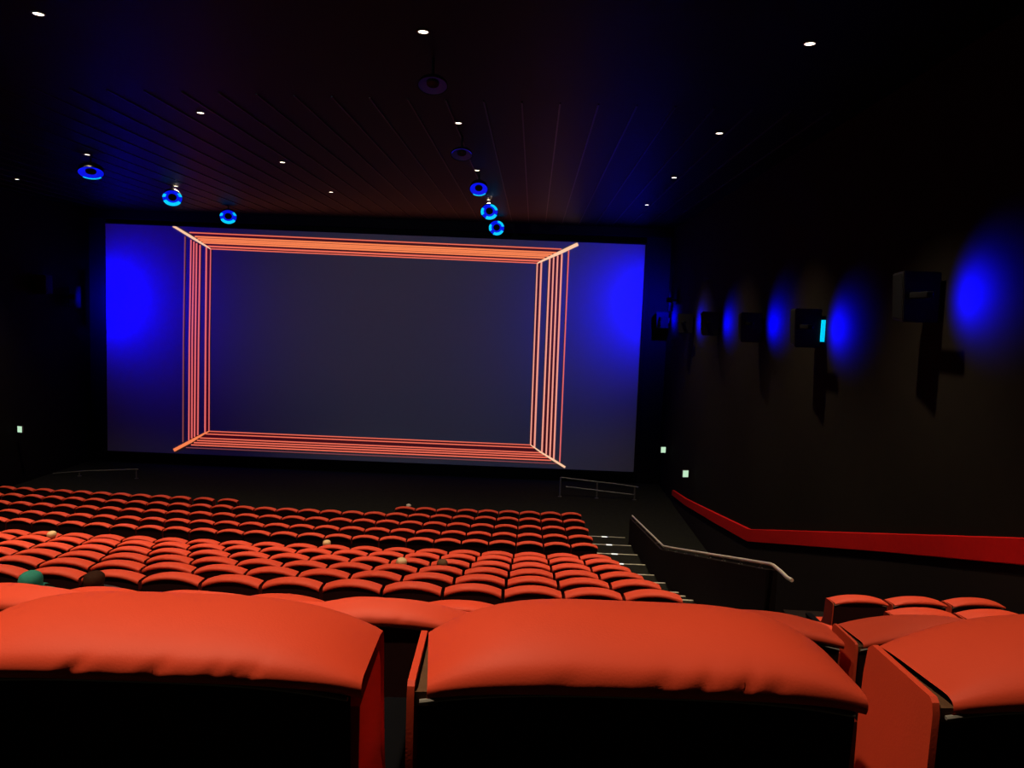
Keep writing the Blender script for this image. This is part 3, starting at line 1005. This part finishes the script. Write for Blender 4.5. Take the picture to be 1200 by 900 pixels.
# ------------------------------------------------------------------ people
def seated_body():
    vs = [(0, .60, .40), (0, .52, .47), (0, .42, .56), (0, .345, .65), (0, .318, .692), (0, .304, .738), (0, .290, .785), (0, .286, .828)]
    rs = [(.13, .10), (.125, .085), (.135, .085), (.115, .07), (.042, .042), (.060, .070), (.072, .080), (.052, .056)]
    ed = [(i, i + 1) for i in range(7)]

    def chain(root, pts, rad):
        last = root
        for p, r in zip(pts, rad):
            vs.append(p); rs.append((r, r)); ed.append((last, len(vs) - 1)); last = len(vs) - 1
        return last
    for s in (-1, 1):
        chain(0, [(s * .075, .66, .40), (s * .09, .90, .44), (s * .09, .97, .40), (s * .09, 1.02, .20), (s * .09, 1.05, .07)], [.075, .055, .052, .043, .034])
        h = chain(3, [(s * .125, .355, .645), (s * .165, .43, .565), (s * .175, .50, .545), (s * .12, .66, .545), (s * .09, .71, .540), (s * .08, .74, .537)], [.05, .040, .036, .028, .022, .022])
        for k in range(4):
            d = (k - 1.5) * .016
            chain(h, [(s * .075 + d, .765, .537), (s * .073 + d, .785 + .004 * (1 - abs(k - 1.5)), .531), (s * .07 + d, .80, .519)], [.0085, .008, .007])
        chain(h, [(s * .045, .745, .545), (s * .03, .765, .540)], [.009, .008])
    me = bpy.data.meshes.new('person')
    me.from_pydata([tuple(c * S for c in v) for v in vs], ed, [])
    o = bpy.data.objects.new('person', me)
    COL.objects.link(o)
    sk = o.modifiers.new('skin', 'SKIN')
    for i, r in enumerate(rs):
        me.skin_vertices[0].data[i].radius = (r[0] * S, r[1] * S)
    me.skin_vertices[0].data[0].use_root = True
    ss = o.modifiers.new('sub', 'SUBSURF'); ss.levels = 3; ss.render_levels = 3
    dg = bpy.context.evaluated_depsgraph_get()
    m2 = bpy.data.meshes.new_from_object(o.evaluated_get(dg))
    bpy.data.objects.remove(o)
    for v in m2.vertices:
        # face: brow, nose, chin on the front of the head
        x, y, z = (c / S for c in v.co)
        if z > .72 and y > .30 and abs(x) < .05:
            d = .020 * math.exp(-(x / .012) ** 2 - ((z - .757) / .016) ** 2) + .008 * math.exp(-(x / .03) ** 2 - ((z - .722) / .014) ** 2) + .006 * math.exp(-(x / .045) ** 2 - ((z - .785) / .012) ** 2)
            d -= .006 * (math.exp(-((abs(x) - .026) / .012) ** 2 - ((z - .772) / .01) ** 2))
            v.co.y += d * S
    for p in m2.polygons:
        p.use_smooth = True
    return m2


body_me = seated_body()


def shell(me, test, off, name, m):
    """clothing or hair: the part of the body's surface that TEST picks, pushed out along its normals"""
    bm = bmesh.new(); bm.from_mesh(me)
    bm.normal_update()
    for v in bm.verts:
        v.co += v.normal * off * S
    bmesh.ops.delete(bm, geom=[f for f in bm.faces if not test(f.calc_center_median() / S)], context='FACES')
    seen, best = set(), set()
    for v0 in bm.verts:
        if v0 in seen:
            continue
        isl, stack = {v0}, [v0]
        while stack:
            for e in stack.pop().link_edges:
                for w_ in e.verts:
                    if w_ not in isl:
                        isl.add(w_); stack.append(w_)
        seen |= isl
        if len(isl) > len(best):
            best = isl
    bmesh.ops.delete(bm, geom=[v for v in bm.verts if v not in best], context='VERTS')
    for _ in range(6):
        bmesh.ops.smooth_vert(bm, verts=[v for v in bm.verts if v.is_boundary], factor=0.5, use_axis_x=True, use_axis_y=True, use_axis_z=True)
    m2 = bpy.data.meshes.new(name); bm.to_mesh(m2); bm.free()
    for p in m2.polygons:
        p.use_smooth = True
    m2.materials.clear(); m2.materials.append(M[m])
    return m2


def hair_test(c):
    if c.z < .70 or abs(c.x) > .2:
        return False
    return c.z > .722 and c.y < .30 + 0.75 * (c.z - .74) + (0.2 * (c.z - .80) if c.z > .80 else 0)


def hood_test(c):
    return (c.z > .69 and abs(c.x) < .1) and not (c.y > .32 and (c.x / .05) ** 2 + ((c.z - .765) / .052) ** 2 < 1)


PEOPLE = [('M5', (35, 666), 'teal', 'hood', 1.15, 'person in a bright teal hood seated low in the seventh row behind the cross aisle'),
          ('M5', (110, 667), 'hair_brown', 'hair', 1.1, 'person with dark brown hair seated beside the teal-hooded one'),
          ('N2', (60, 629.5), 'hair_blond', 'hair', 1.0, 'person with blond hair seated alone, second row behind the cross aisle'),
          ('N1', (383, 633.5), 'hair_blond', 'hair', 1.0, 'person with blond hair seated alone in the row just behind the cross aisle'),
          ('N4', (471, 655.5), 'hair_blond', 'hair', 1.0, 'person with pale blond hair seated next to a brown-haired person'),
          ('N4', (519, 655.0), 'hair_dark', 'hair', 1.1, 'person with brown hair seated next to a pale blond person'),
          ('F1', (479, 590.0), 'hair_grey', 'hair', 1.0, 'person with pale hair seated at the gap in the row closest to the screen')]
HEAD = {}
for k, (rn, px, m, what, sc, lab) in enumerate(PEOPLE):
    y, z = ROWPOS[rn]
    hp = at_y(px[0], px[1], y + 0.285)
    hp = at_y(px[0], px[1], y + 0.285 + bow(hp.x))
    me = body_me.copy()
    me.materials.clear(); me.materials.append(M['skin'])
    # sits a little taller or lower: the torso is raised so that the head top meets the sight line
    top = 0.875 if what == 'hair' else 0.885
    dz = max(-0.02, min(0.14, hp.z - z - top))
    sh = [r for r in ROWS if r[0] == rn][0][3]
    kx = round((1.3 + sh - hp.x) / PITCH)
    sx_ = 1.3 + sh - PITCH * kx
    lean = hp.x - sx_
    for v in me.vertices:
        zz = v.co.z / S
        w = max(0.0, min(1.0, (zz - .50) / .2)) if v.co.y / S < .60 else 0.0
        v.co.z += dz * w * S
        v.co.x += lean * max(0.0, min(1.0, (zz - .55) / .2)) * S
    o = bpy.data.objects.new('person', me); COL.objects.link(o)
    o.location = (sx_ * S, (y + bow(sx_)) * S, z * S)
    o.rotation_euler = (0, 0, math.atan(2 * KC * (sx_ - XC)))
    tag(o, lab, 'person', 'people seated in the cinema')
    def T(f, dz=dz, lean=lean):
        return lambda c: f(Vector((c.x - lean * max(0.0, min(1.0, (c.z - .55) / .2)), c.y, c.z - dz * max(0.0, min(1.0, (c.z - .50) / .2)))))
    linked('hood' if what == 'hood' else 'hair', shell(me, T(hood_test if what == 'hood' else hair_test), (0.024 if rn == 'M5' else 0.012) if what == 'hair' else 0.030, what, m), o)
    linked('jumper', shell(me, T(lambda c: c.z < .727 and c.z > .42 and c.y < .73 and not (c.y > .60 and c.z < .495)), 0.006, 'jumper', 'teal' if what == 'hood' else 'cloth_dark'), o)
    linked('trousers', shell(me, T(lambda c: (c.z <= .508 and c.y > .45 and c.z > .075 and not (abs(c.x) > .13 and c.z > .49))), 0.005, 'trousers', 'cloth_blue'), o)
    for s in (-1, 1):
        mb = MB()
        mb.box((s * .09 - .038, 1.00, 0.004), (s * .09 + .038, 1.20, 0.075), 0.025)
        mb.build('shoe', 'shoe', o)

# ------------------------------------------------------------------ world and view
w = bpy.data.worlds.new('world')
SC.world = w
w.use_nodes = True
w.node_tree.nodes['Background'].inputs[0].default_value = (0, 0, 0, 1)
w.node_tree.nodes['Background'].inputs[1].default_value = 0
vs = SC.view_settings
vs.view_transform = 'Standard'
vs.look = 'None'
vs.exposure = 0.0
vs.gamma = 1.0
vs.use_curve_mapping = False
SC.cycles.use_denoising = True
SC.cycles.max_bounces = 6
